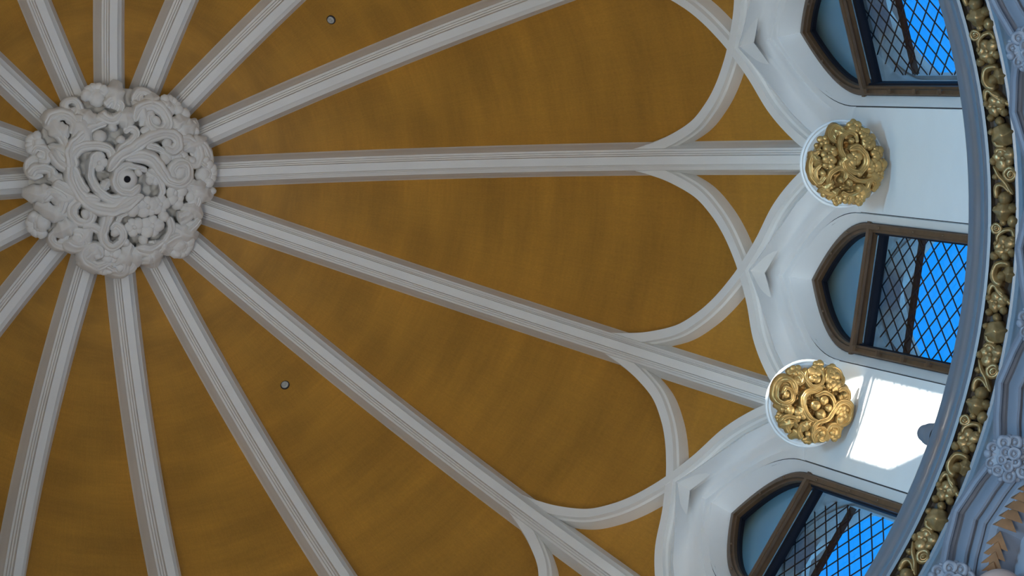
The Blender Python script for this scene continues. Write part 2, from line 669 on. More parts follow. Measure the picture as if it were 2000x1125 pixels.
def build_window():
    root = empty('window_1')
    fr = link('frame', mesh('frame', *frame_loft(W4 + 0.001, W4 - 0.0128, 0.270, 0.243, [(0, 1.03), (0, 1.0135), (0.15, 1.0125), (0.62, 1.0125), (0.68, 1.016),
              (0.95, 1.0165), (1.0, 1.020), (1.0, 1.045)], ZB), M['bronze'], 25), root)
    link('frame_edge', mesh('frame_edge', *frame_loft(W4 + 0.0022, W4 - 0.001, 0.2728, 0.267, [(0, 1.02), (0, 1.0145), (1, 1.0142), (1, 1.03)], ZB), M['seal'], 25), root)
    link('inner_bead', mesh('inner_bead', *frame_loft(W4 - 0.0118, W4 - 0.0155, 0.245, 0.2375, [(0, 1.026), (0, 1.0215), (1, 1.0235), (1, 1.045)], ZB), M['lead'], 25), root)
    ex, ey, ez = Vector((1, 0, 0)), Vector((0, 1, 0)), Vector((0, 0, 1))
    v, f = join([box((1.016 * S, 0, (ZT - 0.008) * S), ex, ey, ez, 0.0075 * S, 0.1035 * S, 0.0075 * S),
                 box((1.0115 * S, 0, (ZT - 0.0165) * S), ex, ey, ez, 0.0022 * S, 0.1035 * S, 0.0035 * S)])
    link('transom', mesh('transom', v, f, M['bronze']), root)
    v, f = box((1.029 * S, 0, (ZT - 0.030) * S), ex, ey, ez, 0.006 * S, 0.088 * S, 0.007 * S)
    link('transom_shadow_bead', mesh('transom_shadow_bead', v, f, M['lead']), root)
    # panes
    link('pane', mesh('pane', *plane_arch(1.030, W4 - 0.014, 0.240, ZB, zmin=ZT - 0.012), M['frosted']), root)
    v, f = grid([[P(1.031, x, z) for x in (-0.083, 0, 0.083)] for z in (ZT - 0.02, 5.6, ZB)])
    link('pane', mesh('pane', v, f, M['glass']), root)
    # screws and clips
    for z in (5.99, 5.87, 5.75, 5.63):
        v, f = join([box(P(1.008, 0.0965 - 0.003, z), ex, ey, ez, 0.0045 * S, 0.0022 * S, 0.0045 * S),
                     box(P(1.0045, 0.0965 - 0.0045, z - 0.006), ex, ey, ez, 0.002 * S, 0.004 * S, 0.003 * S)])
        link('clip', mesh('clip', v, f, M['bronze']), fr)
    scr = mesh('screw', *lathe_z(0.0022, 0.0018), M['bronze'])
    for x, z in ((-0.0935, 5.97), (-0.0935, 5.80), (-0.0935, 5.66), (-0.0815, 6.13), (0.0815, 6.13), (0.045, 6.205), (-0.045, 6.205)):
        o = link('screw', scr, fr)
        o.location = P(1.0122, x, z)
    # reveal through the wall, outer lintel, lattice, saddle bar
    rows = []
    for x, z in arch_curve(W4 - 0.006, 6.03, 0.262, ZB)[0]:
        rows.append([P(r, x / 1.019, z) for r in (1.034, 1.07, 1.115, 1.15)])
    link('reveal', mesh('reveal', *grid(rows), M['reveal'], 30), root)
    cu = arch_curve(W4 - 0.004, 6.03, 0.262, ZB)[0]
    def lintel(lim):
      rows = []
      for x, z in cu:
        xi = max(-lim, min(lim, x * lim / 0.093))
        zi = min(z, 6.254 - 4.6 * xi * xi)
        rows.append([P(1.118, x / 1.019, z), P(1.118, xi / 1.019, zi), P(1.150, xi / 1.019, zi), P(1.17, x / 1.019 * 1.02, z + 0.01)])
      return mesh('outer_lintel', *grid(rows), M['reveal'], 30)
    link('outer_lintel', lintel(0.088), root)
    LINTEL.append(lintel(0.059))
    parts = []
    RL, dx, dz = 1.104, 0.0335, 0.060
    zl0, zl1 = 5.40, 6.24
    for sgn in (-1, 1):
        c = -30
        while c < 60:
            # line x = x0 + sgn*dx/dz*(z - zl0)
            x0 = -0.09 + c * dx * 0.5 * 1.0
            c += 2
            pts = []
            for x_lim in (-0.0915, 0.0915):
                pts.append(zl0 + (x_lim - x0) * sgn * dz / dx)
            za, zb_ = max(zl0, min(pts)), min(zl1, max(pts))
            if zb_ - za < 0.01:
                continue
            A = P(RL, (x0 + sgn * dx / dz * (za - zl0)) / RL, za)
            B = P(RL, (x0 + sgn * dx / dz * (zb_ - zl0)) / RL, zb_)
            e = (B - A).normalized()
            s2 = e.cross(ex).normalized()
            parts.append(box((A + B) / 2, e, s2, ex, (B - A).length / 2, 0.0008 * S, 0.0008 * S))
    tag(link('lattice', mesh('lattice', *join(parts), M['lead']), root), kind='stuff')
    v, f = grid([[P(RL + 0.002, x, z) for x in (-0.09, 0, 0.09)] for z in (6.27, 5.8, ZB)])
    link('leaded_glass', mesh('leaded_glass', v, f, M['glass']), root)
    v, f = box(P(RL + 0.003, 0, 6.052), ex, ey, ez, 0.003 * S, 0.092 * S, 0.009 * S)
    link('saddle_bar', mesh('saddle_bar', v, f, M['lead']), root)
    return root


def lathe_z(r, h):
    n = 10
    ring = [Vector((0, cos(2 * pi * i / n), sin(2 * pi * i / n))) * (r * S) for i in range(n)]
    top = [q * 0.7 + Vector((-h * S, 0, 0)) for q in ring]
    v = ring + top + [Vector((-h * S, 0, 0))]
    f = [(i, (i + 1) % n, n + (i + 1) % n, n + i) for i in range(n)] + [(n + i, n + (i + 1) % n, 2 * n) for i in range(n)]
    return v, f


win = tag(build_window(), kind='structure')
order = [-1, 0, 1, 2, 3, 4, 5, 6, 7, 8, 9, 10, 11, 12, 13, 14]
WINDOWS = {}
for n, k in enumerate(order):
    w = win if n == 0 else copy_tree(win)
    w.name = 'window_%d' % (n + 1)
    w.rotation_euler = (0, 0, (k + 0.5) * D)
    w['kind'] = 'structure'
    WINDOWS[k % 16] = w
# the windows out of sight on the far side lose their outer glazing to admit more sky light
for k, w in WINDOWS.items():
    if 4 <= k <= 13:
        for ch in list(w.children):
            if ch.name.split('.')[0] in ('leaded_glass', 'lattice') and k != 10:
                bpy.data.objects.remove(ch)
            elif k == 10 and ch.name.split('.')[0] == 'outer_lintel':
                ch.data = LINTEL[0]  # unseen narrower opening, shaped to trim the sunbeam's width
            elif k == 10 and ch.name.split('.')[0] == 'pane':
                ch.data = ch.data.copy()
                ch.data.materials[0] = M['glass']
            elif k == 10 and ch.name.split('.')[0] == 'leaded_glass':
                bpy.data.objects.remove(ch)
# unseen translucent sheets, added to keep direct sun off the other piers
for k in (-9, -8, -7, -5, -4):
    v, f = grid([[P(1.045, x, z) for x in (-0.085, 0, 0.085)] for z in (6.27, 5.8, ZB)])
    link('sun_diffuser', mesh('sun_diffuser', v, f, M['diffuser']), WINDOWS[k % 16])

# unseen sloped block added outside; its slope trims the foot of the sunbeam
sd = Vector((cos(SUN_AZ), sin(SUN_AZ), 0))
side = Vector((-sin(SUN_AZ), cos(SUN_AZ), 0))


def upsun(a, z, dist):
    """where the ray that lands on the pier face at (a, z) passes, dist towards the sun"""
    q = P(1.0, a * D, z) - sd * (dist * S)
    q.z += dist * S * math.tan(SUN_EL)
    return q


e0, e1 = upsun(1.16, 5.675, 3.2), upsun(1.033, 5.512, 3.2)
up = (e0 - e1)
apex = e0 + up * 0.9
foot = upsun(1.033 - 0.125 * (5.512 - 5.45) / 0.163, 5.45, 3.2)
ledge = upsun(0.3, 5.45, 3.2)
far = apex + side * 2.4 + Vector((0, 0, -4.0))
tri = [apex, foot, ledge, ledge + Vector((0, 0, -14)), far + Vector((0, 0, -14)), far]
back = [q - sd * 3.0 for q in tri]
n5 = len(tri)
v = tri + back
f = [tuple(range(n5)), tuple(range(2 * n5 - 1, n5 - 1, -1))] + [(i, (i + 1) % n5, n5 + (i + 1) % n5, n5 + i) for i in range(n5)]
tag(obj('sunbeam_trim', v, f, M['reveal']), kind='structure')

# ------------------------------------------------------------------ cornice, lower wall, nave
corn = [(1.03, 5.240), (0.911, 5.240), (0.9065, 5.2365), (0.905, 5.231), (0.9055, 5.223), (0.9015, 5.218), (0.9025, 5.207), (0.9010, 5.193), (0.8975, 5.177), (0.8925, 5.160), (0.8870, 5.140),
        (0.8835, 5.123), (0.8825, 5.113), (0.8850, 5.107), (0.8835, 5.102), (0.8800, 5.095), (0.8780, 5.083), (0.8785, 5.075), (0.8820, 5.073)]
t1 = obj('trim_1', *lathe(corn, 192), M['cornice'], angle=30)
tag(t1, 'blue-grey painted cornice moulding running round below the windows', kind='structure')
chan = [(0.8820, 5.073), (0.8850, 5.083), (0.892, 5.085), (0.901, 5.081), (0.909, 5.074), (0.9125, 5.064), (0.9085, 5.0535)]
link('frieze_channel', mesh('frieze_channel', *lathe(chan, 128), M['channel'], 30), t1)
low = [(0.9085, 5.0535), (0.9082, 5.051), (0.9120, 5.049), (0.9120, 5.045), (0.9085, 5.041), (0.9070, 5.036), (0.9100, 5.031), (0.9080, 5.023), (0.9050, 5.011), (0.9035, 4.997), (0.9050, 4.985), (0.9095, 4.977),
       (0.9200, 4.975), (0.965, 4.975)]
link('lower_moulding', mesh('lower_moulding', *lathe(low, 192), M['cornice'], 30), t1)

lower = [(0.965, 4.977), (0.965, 4.60), (0.985, 4.30), (1.3, 4.25), (2.6, 4.2)]
tag(obj('wall_lower', *lathe(lower, 96), M['lower']), 'pale wall below the cornice behind the small arches', kind='structure')
nv = [(2.6, 4.2), (2.6, -0.4)]
tag(obj('wall_nave', *lathe(nv, 64), M['nave']), kind='structure')
tag(obj('floor', *lathe([(2.6, -0.4), (0.0, -0.4)], 64), M['floor']), kind='structure')
# ------------------------------------------------------------------ carved ornament kit
rnd = random.Random(7)


def dome_h(H, flat=0.9):
    return lambda x, y: H * sqrt(max(0.0, 1 - flat * min(1.12, x * x + y * y)))


def scroll(pts, w0, w1, hb, lift=0.02, hgt=1.0, n=None, grooves=3, scallop=0.0):
    """ribbed tapering band laid over the surface hb"""
    n = n or max(10, len(pts) * 6)
    c = smooth_tab([tuple(p) for p in pts], n)
    rows = []
    for i, (x, y) in enumerate(c):
        a, b = c[max(i - 1, 0)], c[min(i + 1, n - 1)]
        tx, ty = b[0] - a[0], b[1] - a[1]
        l = math.hypot(tx, ty) or 1
        nx, ny = -ty / l, tx / l
        t = i / (n - 1)
        w = lerp(w0, w1, t) * (1 - 0.85 * max(0, (0.12 - t) / 0.12) ** 2) * (1 - 0.5 * max(0, (t - 0.93) / 0.07) ** 2)
        row = []
        for v in (-1.08, -1, -0.86, -0.68, -0.5, -0.32, -0.12, 0.12, 0.32, 0.5, 0.68, 0.86, 1, 1.08):
            scal = 1 + (0.20 * abs(sin(t * pi * n / 5.0)) if v > 0 else 0.0) * min(1, 4 * t, 4 * (1 - t)) * scallop
            px, py = x + nx * v * w * scal, y + ny * v * w * scal
            if abs(v) > 1:
                h = -0.5 * w - 0.03
            else:
                h = lift + w * hgt * (max(0.0, 1 - abs(v) ** 2.6) ** 0.7 * (0.62 + 0.26 * v) + 0.13 * cos(grooves * pi * v) * (1 - v * v))
            row.append(Vector((px, py, hb(px, py) + h)))
        rows.append(row)
    v, f = grid(rows)
    m = len(rows[0])
    f.append(tuple(range(m)))
    f.append(tuple(range((n - 1) * m, n * m)))
    return v, f


def curl(cx, cy, r, a0, turns, n=14, shrink=0.78, lead=()):
    pts = list(lead)
    for i in range(n):
        t = i / (n - 1)
        a = a0 + turns * 2 * pi * t
        q = r * (1 - shrink * t)
        pts.append((cx + q * cos(a), cy + q * sin(a)))
    return pts


def blob(cx, cy, r, hb, lift=0.0, squash=0.9, n=10, m=7):
    v, f = [], []
    z0 = hb(cx, cy) + lift
    for i in range(m + 1):
        th = pi * i / m
        for j in range(n):
            ph = 2 * pi * j / n
            v.append(Vector((cx + r * sin(th) * cos(ph), cy + r * sin(th) * sin(ph), z0 + squash * r * cos(th))))
    for i in range(m):
        for j in range(n):
            f.append((i * n + j, i * n + (j + 1) % n, (i + 1) * n + (j + 1) % n, (i + 1) * n + j))
    return v, f


def blossom(cx, cy, r, hb, lift=0.0, k=5, ph=0.3):
    ps = []
    for i in range(k):
        a = ph + 2 * pi * i / k
        ps.append(blob(cx + 0.52 * r * cos(a), cy + 0.52 * r * sin(a), (0.46 + 0.16 * ((i * 7 + k) % 3) / 2) * r, hb, lift - 0.02 * r, 0.62))
    ps.append(blob(cx, cy, 0.24 * r, hb, lift + 0.20 * r, 0.8))
    return join(ps)


def ringlet(cx, cy, r, hb, lift=0.0):
    rows = []
    for i in range(14):
        a = 2 * pi * i / 14
        row = []
        for j in range(8):
            b = 2 * pi * j / 8
            q = r * (0.72 + 0.30 * cos(b))
            row.append(Vector((cx + q * cos(a), cy + q * sin(a), hb(cx, cy) + lift + 0.36 * r * sin(b))))
        rows.append(row)
    return join([grid(rows, True, True), blob(cx, cy, 0.34 * r, hb, lift, 1.1), blob(cx, cy, 0.72 * r, hb, lift - 0.1 * r, 0.25)])


def leaf(p0, p1, w, hb, lift=0.02, lobes=4, arch=0.6, bend=0.0, nu=34):
    (x0, y0), (x1, y1) = p0, p1
    dx, dy = x1 - x0, y1 - y0
    l = math.hypot(dx, dy)
    tx, ty = dx / l, dy / l
    rows = []
    for i in range(nu + 1):
        u = i / nu
        env = max(0.12, sin(pi * (0.06 + 0.91 * u)) ** 0.5)
        env *= 0.93 + 0.09 * cos(2 * pi * u * lobes)
        row = []
        off = bend * sin(pi * u) * l
        for v in (-1.05, -1, -0.8, -0.55, -0.3, -0.1, 0.1, 0.3, 0.55, 0.8, 1, 1.05):
            ww = w * max(env, 0.03)
            sx = x0 + tx * l * u - ty * (v * ww + off)
            sy = y0 + ty * l * u + tx * (v * ww + off)
            h = lift + w * arch * sin(pi * (0.15 + 0.75 * u)) * (1 - 0.55 * v * v) + 0.10 * w * cos(2.5 * pi * v) * (1 - abs(v)) \
                - 0.14 * w * abs(sin(pi * u * lobes)) * abs(v)
            if abs(v) > 1:
                h = -0.6 * w - 0.02
            row.append(Vector((sx, sy, hb(sx, sy) + h)))
        rows.append(row)
    v, f = grid(rows)
    m = len(rows[0])
    f.append(tuple(range(m)))
    f.append(tuple(range(nu * m, nu * m + m)))
    return v, f


def fan(cx, cy, ang, r, hb, lift=0.0, k=5, spread=1.9):
    """shell-like bunch of lobes pointing outwards"""
    ps = [blob(cx, cy, 0.5 * r, hb, lift, 0.8)]
    for i in range(k):
        a = ang + spread * (i / (k - 1) - 0.5)
        ps.append(blob(cx + 0.62 * r * cos(a), cy + 0.62 * r * sin(a), 0.36 * r, hb, lift + 0.03, 0.85))
        ps.append(blob(cx + 0.32 * r * cos(a), cy + 0.32 * r * sin(a), 0.30 * r, hb, lift + 0.12 * r, 0.85))
    return join(ps)


def cup(R, H, hb, n=64, m=12, wob=0.0, rim=-0.02, ph=0.0):
    rows = []
    for i in range(n):
        a = 2 * pi * i / n
        row = []
        for j in range(m + 1):
            q = R * j / m
            if wob:
                q *= 1 + wob * (j / m) ** 3 * (sin(7 * a + ph) + 0.6 * sin(13 * a + 1 + ph))
            x, y = q * cos(a), q * sin(a)
            row.append(Vector((x, y, hb(x, y) + 0.02 * sin(9 * a + 4 * q) * q)))
        x, y = row[-1].x, row[-1].y
        row.append(Vector((x * 0.96, y * 0.96, rim)))
        row.append(Vector((x * 0.6, y * 0.6, rim - 0.02)))
        rows.append(row)
    return grid(rows, close_u=True)


def carved(hb, R=0.95, amp=0.07, freq=5.5, seed=0.0, n=150, m=44, rim=-0.1):
    """disc of dense shallow foliage: ridged swirls"""
    from mathutils import noise
    rows = []
    for i in range(n):
        a = 2 * pi * i / n
        row = []
        for j in range(m + 1):
            q = R * j / m
            x, y = q * cos(a), q * sin(a)
            w = noise.noise(Vector((x * 2.2 + seed, y * 2.2, 3.1)))
            c = noise.cell_vector(Vector((x, y, 0))) if False else None
            sw = a * 3 + q * 7 + 2.4 * w
            n1 = noise.noise(Vector((x * freq + seed, y * freq, 0.7)))
            n2 = noise.noise(Vector((x * freq * 2.1 + 5, y * freq * 2.1 + seed, 1.9)))
            h = 0.55 * (1 - abs(n1) * 3.0) + 0.35 * (1 - abs(n2) * 3.0) + 0.18 * sin(sw * 3)
            row.append(Vector((x, y, hb(x, y) + amp * h)))
        x, y = row[-1].x, row[-1].y
        row.append(Vector((x * 0.97, y * 0.97, rim)))
        row.append(Vector((x * 0.6, y * 0.6, rim - 0.02)))
        rows.append(row)
    return grid(rows, close_u=True)


def scaled(vf, s):
    return [q * s for q in vf[0]], vf[1]


def weather(vs, amp=0.02, freq=5.0):
    """hand-carved unevenness"""
    from mathutils import noise
    return [q + noise.noise_vector(q * freq) * amp + noise.noise_vector(q * (freq * 2.3)) * (amp * 0.45) for q in vs]


def add(root, name, vf, scale, mat, angle=50):
    vf = (weather(vf[0]), vf[1]) if name not in ('plate', 'hole', 'hole_lip') else vf
    return link(name, mesh(name, [q * scale for q in vf[0]], vf[1], mat, angle), root)


# ------------------------------------------------------------------ the white boss at the crown
BR = 0.170                                    # boss radius
boss = empty('ceiling_boss', rz=0.0, loc=(-0.0035 * S, -0.002 * S, 7.205 * S))
boss.rotation_euler = (pi, 0, 0)
tag(boss, 'large round white plaster boss of carved acanthus scrolls at the crown of the dome', 'ceiling boss')
hb = dome_h(0.40, 0.86)
sb = BR * S


def bc(*pts):                                 # sketch units (445 = radius) to boss units
    return [((x - 523) / 445, -(y - 555) / 445) for x, y in pts]


def bw(w):
    return w / 445


add(boss, 'core', carved(lambda x, y: hb(x, y) - 0.16, 0.92, 0.07, 5.0, 1.3), sb, M['boss'], 80)
STROKES = [
    # big C scroll left of the centre and its inner bands
    ([(610, 640), (540, 672), (470, 692), (400, 682), (335, 625), (295, 545), (302, 455), (350, 408), (420, 402), (475, 425), (482, 470)], 30, 20, .06),
    ([(575, 600), (540, 640), (470, 648), (415, 600), (385, 530), (392, 465), (430, 440)], 22, 13, .04),
    ([(600, 585), (570, 622), (520, 612), (492, 572), (500, 525), (545, 500), (590, 505), (640, 520)], 20, 14, .07),
    # arms to the right
    ([(455, 520), (500, 470), (570, 430), (640, 388), (715, 362), (775, 372), (796, 410), (770, 440), (735, 420)], 24, 22, .08),
    ([(480, 490), (530, 425), (580, 388), (602, 350), (578, 325), (545, 340)], 18, 14, .07),
    ([(540, 470), (610, 455), (665, 478), (705, 530), (745, 585), (795, 602), (835, 570), (828, 515), (785, 498), (755, 530), (775, 560)], 26, 20, .07),
    ([(640, 520), (690, 560), (705, 620), (690, 655)], 18, 8, .05),
    # lower C scroll
    ([(620, 640), (540, 655), (470, 700), (432, 760), (428, 825), (462, 868), (505, 850), (515, 800), (485, 765), (462, 790)], 25, 15, .06),
    ([(590, 665), (550, 700), (505, 730), (480, 780)], 18, 10, .04),
    # lower left curl
    ([(420, 650), (350, 640), (300, 668), (292, 715), (325, 745), (368, 730), (378, 695), (348, 682)], 22, 20, .06),
    # long leaf arms upper left
    ([(300, 500), (298, 430), (335, 370), (400, 322), (470, 300)], 32, 14, .06),
    ([(210, 560), (260, 590), (330, 640), (400, 672)], 30, 16, .05),
    ([(215, 600), (270, 620), (320, 655)], 22, 12, .03),
    ([(215, 410), (240, 460), (290, 500), (330, 560), (370, 610)], 30, 14, .05),
    # top right curl
    ([(600, 300), (625, 250), (680, 232), (738, 262), (752, 315), (712, 345), (668, 322), (664, 280), (700, 268)], 24, 20, .06),
    ([(440, 250), (470, 280), (510, 285), (550, 250)], 26, 20, .06),
    ([(470, 225), (500, 200), (540, 215), (530, 250)], 20, 16, .05),
    ([(640, 410), (700, 430), (750, 470)], 20, 12, .05),
    # right rim scrolls
    ([(790, 400), (850, 400), (890, 440), (880, 500), (840, 505), (838, 470)], 22, 18, .05),
    ([(880, 400), (920, 430), (945, 480), (925, 515), (900, 490)], 20, 18, .04),
    ([(800, 600), (850, 620), (880, 670), (850, 710), (815, 690)], 22, 18, .04),
    # lower right
    ([(580, 880), (650, 895), (715, 865), (745, 800), (735, 745)], 30, 18, .05),
    ([(700, 900), (770, 850), (840, 815), (890, 770)], 28, 16, .05),
    ([(780, 760), (830, 740), (885, 700)], 30, 18, .04),
    # bottom rim
    ([(450, 935), (395, 955), (345, 925), (340, 880), (385, 862), (410, 890), (385, 912)], 24, 18, .05),
    ([(430, 960), (470, 985), (515, 985), (520, 945), (490, 930)], 24, 20, .04),
    ([(250, 830), (290, 860), (340, 850), (330, 800), (290, 790)], 26, 20, .05),
    ([(330, 770), (380, 770), (420, 800)], 24, 14, .04),
    # left rim
    ([(130, 430), (150, 400), (190, 415), (185, 455), (155, 450)], 20, 16, .04),
    ([(110, 520), (140, 495), (200, 500), (205, 540)], 22, 18, .04),
    ([(160, 640), (200, 610), (250, 640), (240, 690), (200, 680)], 26, 20, .05),
    ([(200, 300), (230, 260), (290, 250), (330, 290), (310, 340)], 26, 18, .05),
    ([(250, 330), (275, 380), (285, 440)], 22, 10, .05),
    ([(345, 250), (340, 310), (315, 370)], 24, 10, .05),
]
for pts, w0, w1, lf in STROKES:
    add(boss, 'scroll', scroll(bc(*pts), bw(w0) * 1.25, bw(w1) * 1.1, hb, lf * 1.0 - 0.02, 1.5, scallop=1.0), sb, M['boss'])
for x, y, r, lf in [(347, 708, 24, .10), (480, 800, 22, .08), (435, 360, 34, .06), (528, 378, 26, .07), (745, 405, 26, .08), (790, 545, 34, .06), (700, 300, 26, .07),
                    (495, 320, 24, .05), (565, 700, 36, .04), (650, 570, 26, .04), (600, 530, 20, .08), (840, 278, 30, .02), (870, 328, 26, .02), (885, 358, 22, .02), (945, 452, 22, .0),
                    (860, 490, 20, .07), (922, 490, 18, .06), (928, 560, 28, .0), (950, 640, 24, .0), (610, 840, 24, .05), (530, 855, 22, .05), (430, 455, 26, .03), (710, 740, 30, .04),
                    (770, 880, 34, .02), (390, 905, 20, .08), (500, 965, 22, .06), (300, 820, 24, .07), (165, 432, 18, .06), (640, 345, 22, .06), (725, 480, 30, .03), (780, 690, 30, .03)]:
    add(boss, 'berry', blob((x - 523) / 445, -(y - 555) / 445, r / 445 * 0.95, hb, lf * 0.9 - 0.01, 0.9), sb, M['boss'])
for x, y, r, k in [(632, 690, 52, 5), (695, 685, 48, 5), (570, 780, 46, 5), (650, 782, 54, 5), (665, 560, 40, 4), (770, 640, 50, 5), (460, 900, 44, 5), (860, 660, 44, 5),
                   (420, 480, 40, 4), (745, 450, 44, 5), (800, 470, 40, 5)]:
    add(boss, 'blossom', blossom((x - 523) / 445, -(y - 555) / 445, r / 445, hb, 0.03, k, rnd.random()), sb, M['boss'])
for p0, p1, w in [((390, 400), (300, 270), 44), ((430, 310), (350, 230), 40), ((560, 330), (580, 230), 48), ((640, 320), (610, 200), 40), ((300, 470), (205, 390), 42), ((260, 560), (190, 500), 34),
                  ((330, 620), (180, 600), 40), ((270, 720), (130, 660), 44), ((310, 760), (200, 790), 44), ((380, 760), (240, 840), 40), ((420, 850), (330, 950), 42), ((560, 860), (470, 960), 44),
                  ((590, 880), (575, 970), 36), ((640, 900), (650, 975), 44), ((720, 850), (740, 930), 44), ((760, 790), (880, 850), 46), ((800, 700), (900, 760), 44), ((820, 600), (930, 600), 42),
                  ((820, 440), (940, 400), 42), ((770, 350), (860, 300), 46), ((740, 250), (780, 200), 40), ((690, 260), (690, 170), 40), ((230, 640), (110, 600), 36), ((290, 360), (220, 300), 40),
                  ((470, 560), (440, 610), 26), ((440, 640), (400, 590), 22)]:
    add(boss, 'leaf', leaf(bc(p0)[0], bc(p1)[0], bw(w) * 0.95, hb, 0.0, 3, 1.15, rnd.uniform(-.2, .2)), sb, M['boss'])
for i in range(21):                           # lobed rim
    a = 2 * pi * i / 21 + rnd.uniform(-.06, .06)
    q = rnd.uniform(0.84, 0.91)
    x, y = q * cos(a), q * sin(a)
    if i % 3 == 0:
        vf = fan(x, y, a, rnd.uniform(.15, .19), hb, 0.0, 5)
    elif i % 3 == 1:
        vf = scroll(curl(x, y, rnd.uniform(.09, .12), a + pi * 0.7, 1.3 * rnd.choice((-1, 1))), .05, .04, hb, 0.01)
    else:
        vf = leaf((0.72 * cos(a + .1), 0.72 * sin(a + .1)), (1.0 * cos(a), 1.0 * sin(a)), 0.10, hb, 0.0, 3, 1.0)
    add(boss, 'rim_foliage', vf, sb, M['boss'])
# the hole at the crown with its raised lip
hx, hy = (545 - 523) / 445, -(560 - 555) / 445
lip = ringlet(hx, hy, 0.085, hb, 0.045)
rows = []
for i in range(20):
    a = 2 * pi * i / 20
    row = [Vector((hx + q * cos(a), hy + q * sin(a), hb(hx, hy) + h)) for q, h in ((0.12, -0.02), (0.10, 0.055), (0.07, 0.085), (0.04, 0.085), (0.034, 0.075))]
    rows.append(row)
add(boss, 'hole_lip', grid(rows, close_u=True), sb, M['boss'])
add(boss, 'hole', ([Vector((hx + 0.036 * cos(2 * pi * i / 20), hy + 0.036 * sin(2 * pi * i / 20), hb(hx, hy) + 0.076)) for i in range(20)],
                   [tuple(range(20))]), sb, M['black'])

# ------------------------------------------------------------------ gilded rosettes on the springing blocks
RR = 0.0665
GOLD_R = 0.0635
hg0 = dome_h(0.46, 0.80)
hg = lambda x, y: hg0(x, y) + 0.20


def plate_parts(root, az):
    """white moulded disc and the springing block above it, in rosette units (RR)"""
    k = RR / GOLD_R
    prof = [(0.0, 0.0), (0.84, 0.0), (0.88, 0.02), (0.92, -0.02), (0.955, 0.015), (0.99, 0.0), (1.0, -0.04), (0.985, -0.09), (0.93, -0.14), (0.70, -0.3), (0.56, -1.0), (0.48, -2.0), (0.30, -3.5)]
    rows = []
    for i in range(56):
        a = 2 * pi * i / 56
        rows.append([Vector((q * k * cos(a) + 0.22 * max(0, -h - 0.14) * cos(az * D), q * k * sin(a) - 0.22 * max(0, -h - 0.14) * sin(az * D), h)) for q, h in prof])
    add(root, 'plate', grid(rows, close_u=True), GOLD_R * S, M['wall'], 30)


def rc(cx, cy, R, pts):
    return [((x - cx) / R, -(y - cy) / R) for x, y in pts]


def rosette(name, az, label, strokes, balls, blooms, leaves, cxy, R, seed):
    rr_ = random.Random(seed)
    root = empty(name)
    root.location = P(0.932, az * D, 5.896)
    root.rotation_euler = (pi, 0, 0)
    tag(root, label, 'rosette', 'gilded rosettes at the rib ends')
    plate_parts(root, az)
    s = GOLD_R * S * 0.96
    add(root, 'gilded_core', carved(lambda x, y: hg(x, y) - 0.17, 0.84, 0.10, 4.5, seed * 1.7, 110, 32, -0.02), s, M['gold'], 80)
    cx, cy = cxy
    for pts, w0, w1, lf in strokes:
        add(root, 'scroll', scroll(rc(cx, cy, R, pts), w0 / R, w1 / R, hg, lf * 0.7, 1.35, scallop=0.6), s, M['gold'])
    for x, y, r, lf in balls:
        add(root, 'berry', blob((x - cx) / R, -(y - cy) / R, r / R, hg, lf * 0.7, 0.95), s, M['gold'])
    for x, y, r, k in blooms:
        add(root, 'blossom', blossom((x - cx) / R, -(y - cy) / R, r / R, hg, 0.05, k, rr_.random()), s, M['gold'])
    for p0, p1, w in leaves:
        add(root, 'leaf', leaf(rc(cx, cy, R, [p0])[0], rc(cx, cy, R, [p1])[0], w / R, hg, 0.04, 3, 0.6, rr_.uniform(-.1, .1)), s, M['gold'])
    for i in range(17):
        a = 2 * pi * i / 17 + rr_.uniform(-.1, .1)
        q = rr_.uniform(.82, .9)
        if i % 3 == 0:
            vf = fan(q * .92 * cos(a), q * .92 * sin(a), a, .20, hg, -0.04, 4)
        elif i % 3 == 1:
            vf = scroll(curl(q * .94 * cos(a), q * .94 * sin(a), rr_.uniform(.12, .15), a + pi * .7, 1.2 * rr_.choice((-1, 1))), .065, .045, hg, -0.03, 1.3)
        else:
            vf = leaf((.66 * cos(a + .15), .66 * sin(a + .15)), (.99 * cos(a), .99 * sin(a)), .13, hg, -0.02, 2, .8)
        add(root, 'rim_foliage', vf, s, M['gold'])
    return root


# shaded rosette (sketch coordinates centred 770,440, radius 300)
SA = [([(735, 390), (700, 330), (715, 250), (780, 205), (830, 230), (835, 290)], 26, 16, .10),
      ([(700, 400), (715, 470), (770, 530), (850, 570), (930, 560), (975, 500)], 26, 18, .08),
      ([(760, 330), (830, 320), (890, 380), (890, 450), (840, 500), (780, 490), (740, 440), (760, 410)], 30, 20, .12),
      ([(600, 590), (620, 500), (680, 465), (730, 490), (725, 545), (680, 560)], 26, 20, .08),
      ([(545, 580), (500, 520), (485, 440), (510, 360), (560, 340)], 24, 16, .05),
      ([(590, 500), (540, 560), (520, 480), (560, 430)], 22, 16, .06),
      ([(680, 280), (640, 220), (680, 160), (730, 180), (720, 240)], 26, 18, .06),
      ([(700, 650), (760, 670), (840, 650), (880, 610)], 26, 16, .06),
      ([(900, 640), (915, 590), (950, 560), (985, 600), (950, 650)], 26, 20, .06),
      ([(540, 610), (600, 640), (680, 655)], 22, 12, .04)]
BA = [(565, 495, 26, .12), (690, 550, 26, .14), (790, 270, 26, .12), (830, 510, 24, .16), (540, 290, 22, .0), (580, 655, 20, .0), (760, 575, 30, .08), (835, 620, 34, .08), (650, 320, 26, .1)]
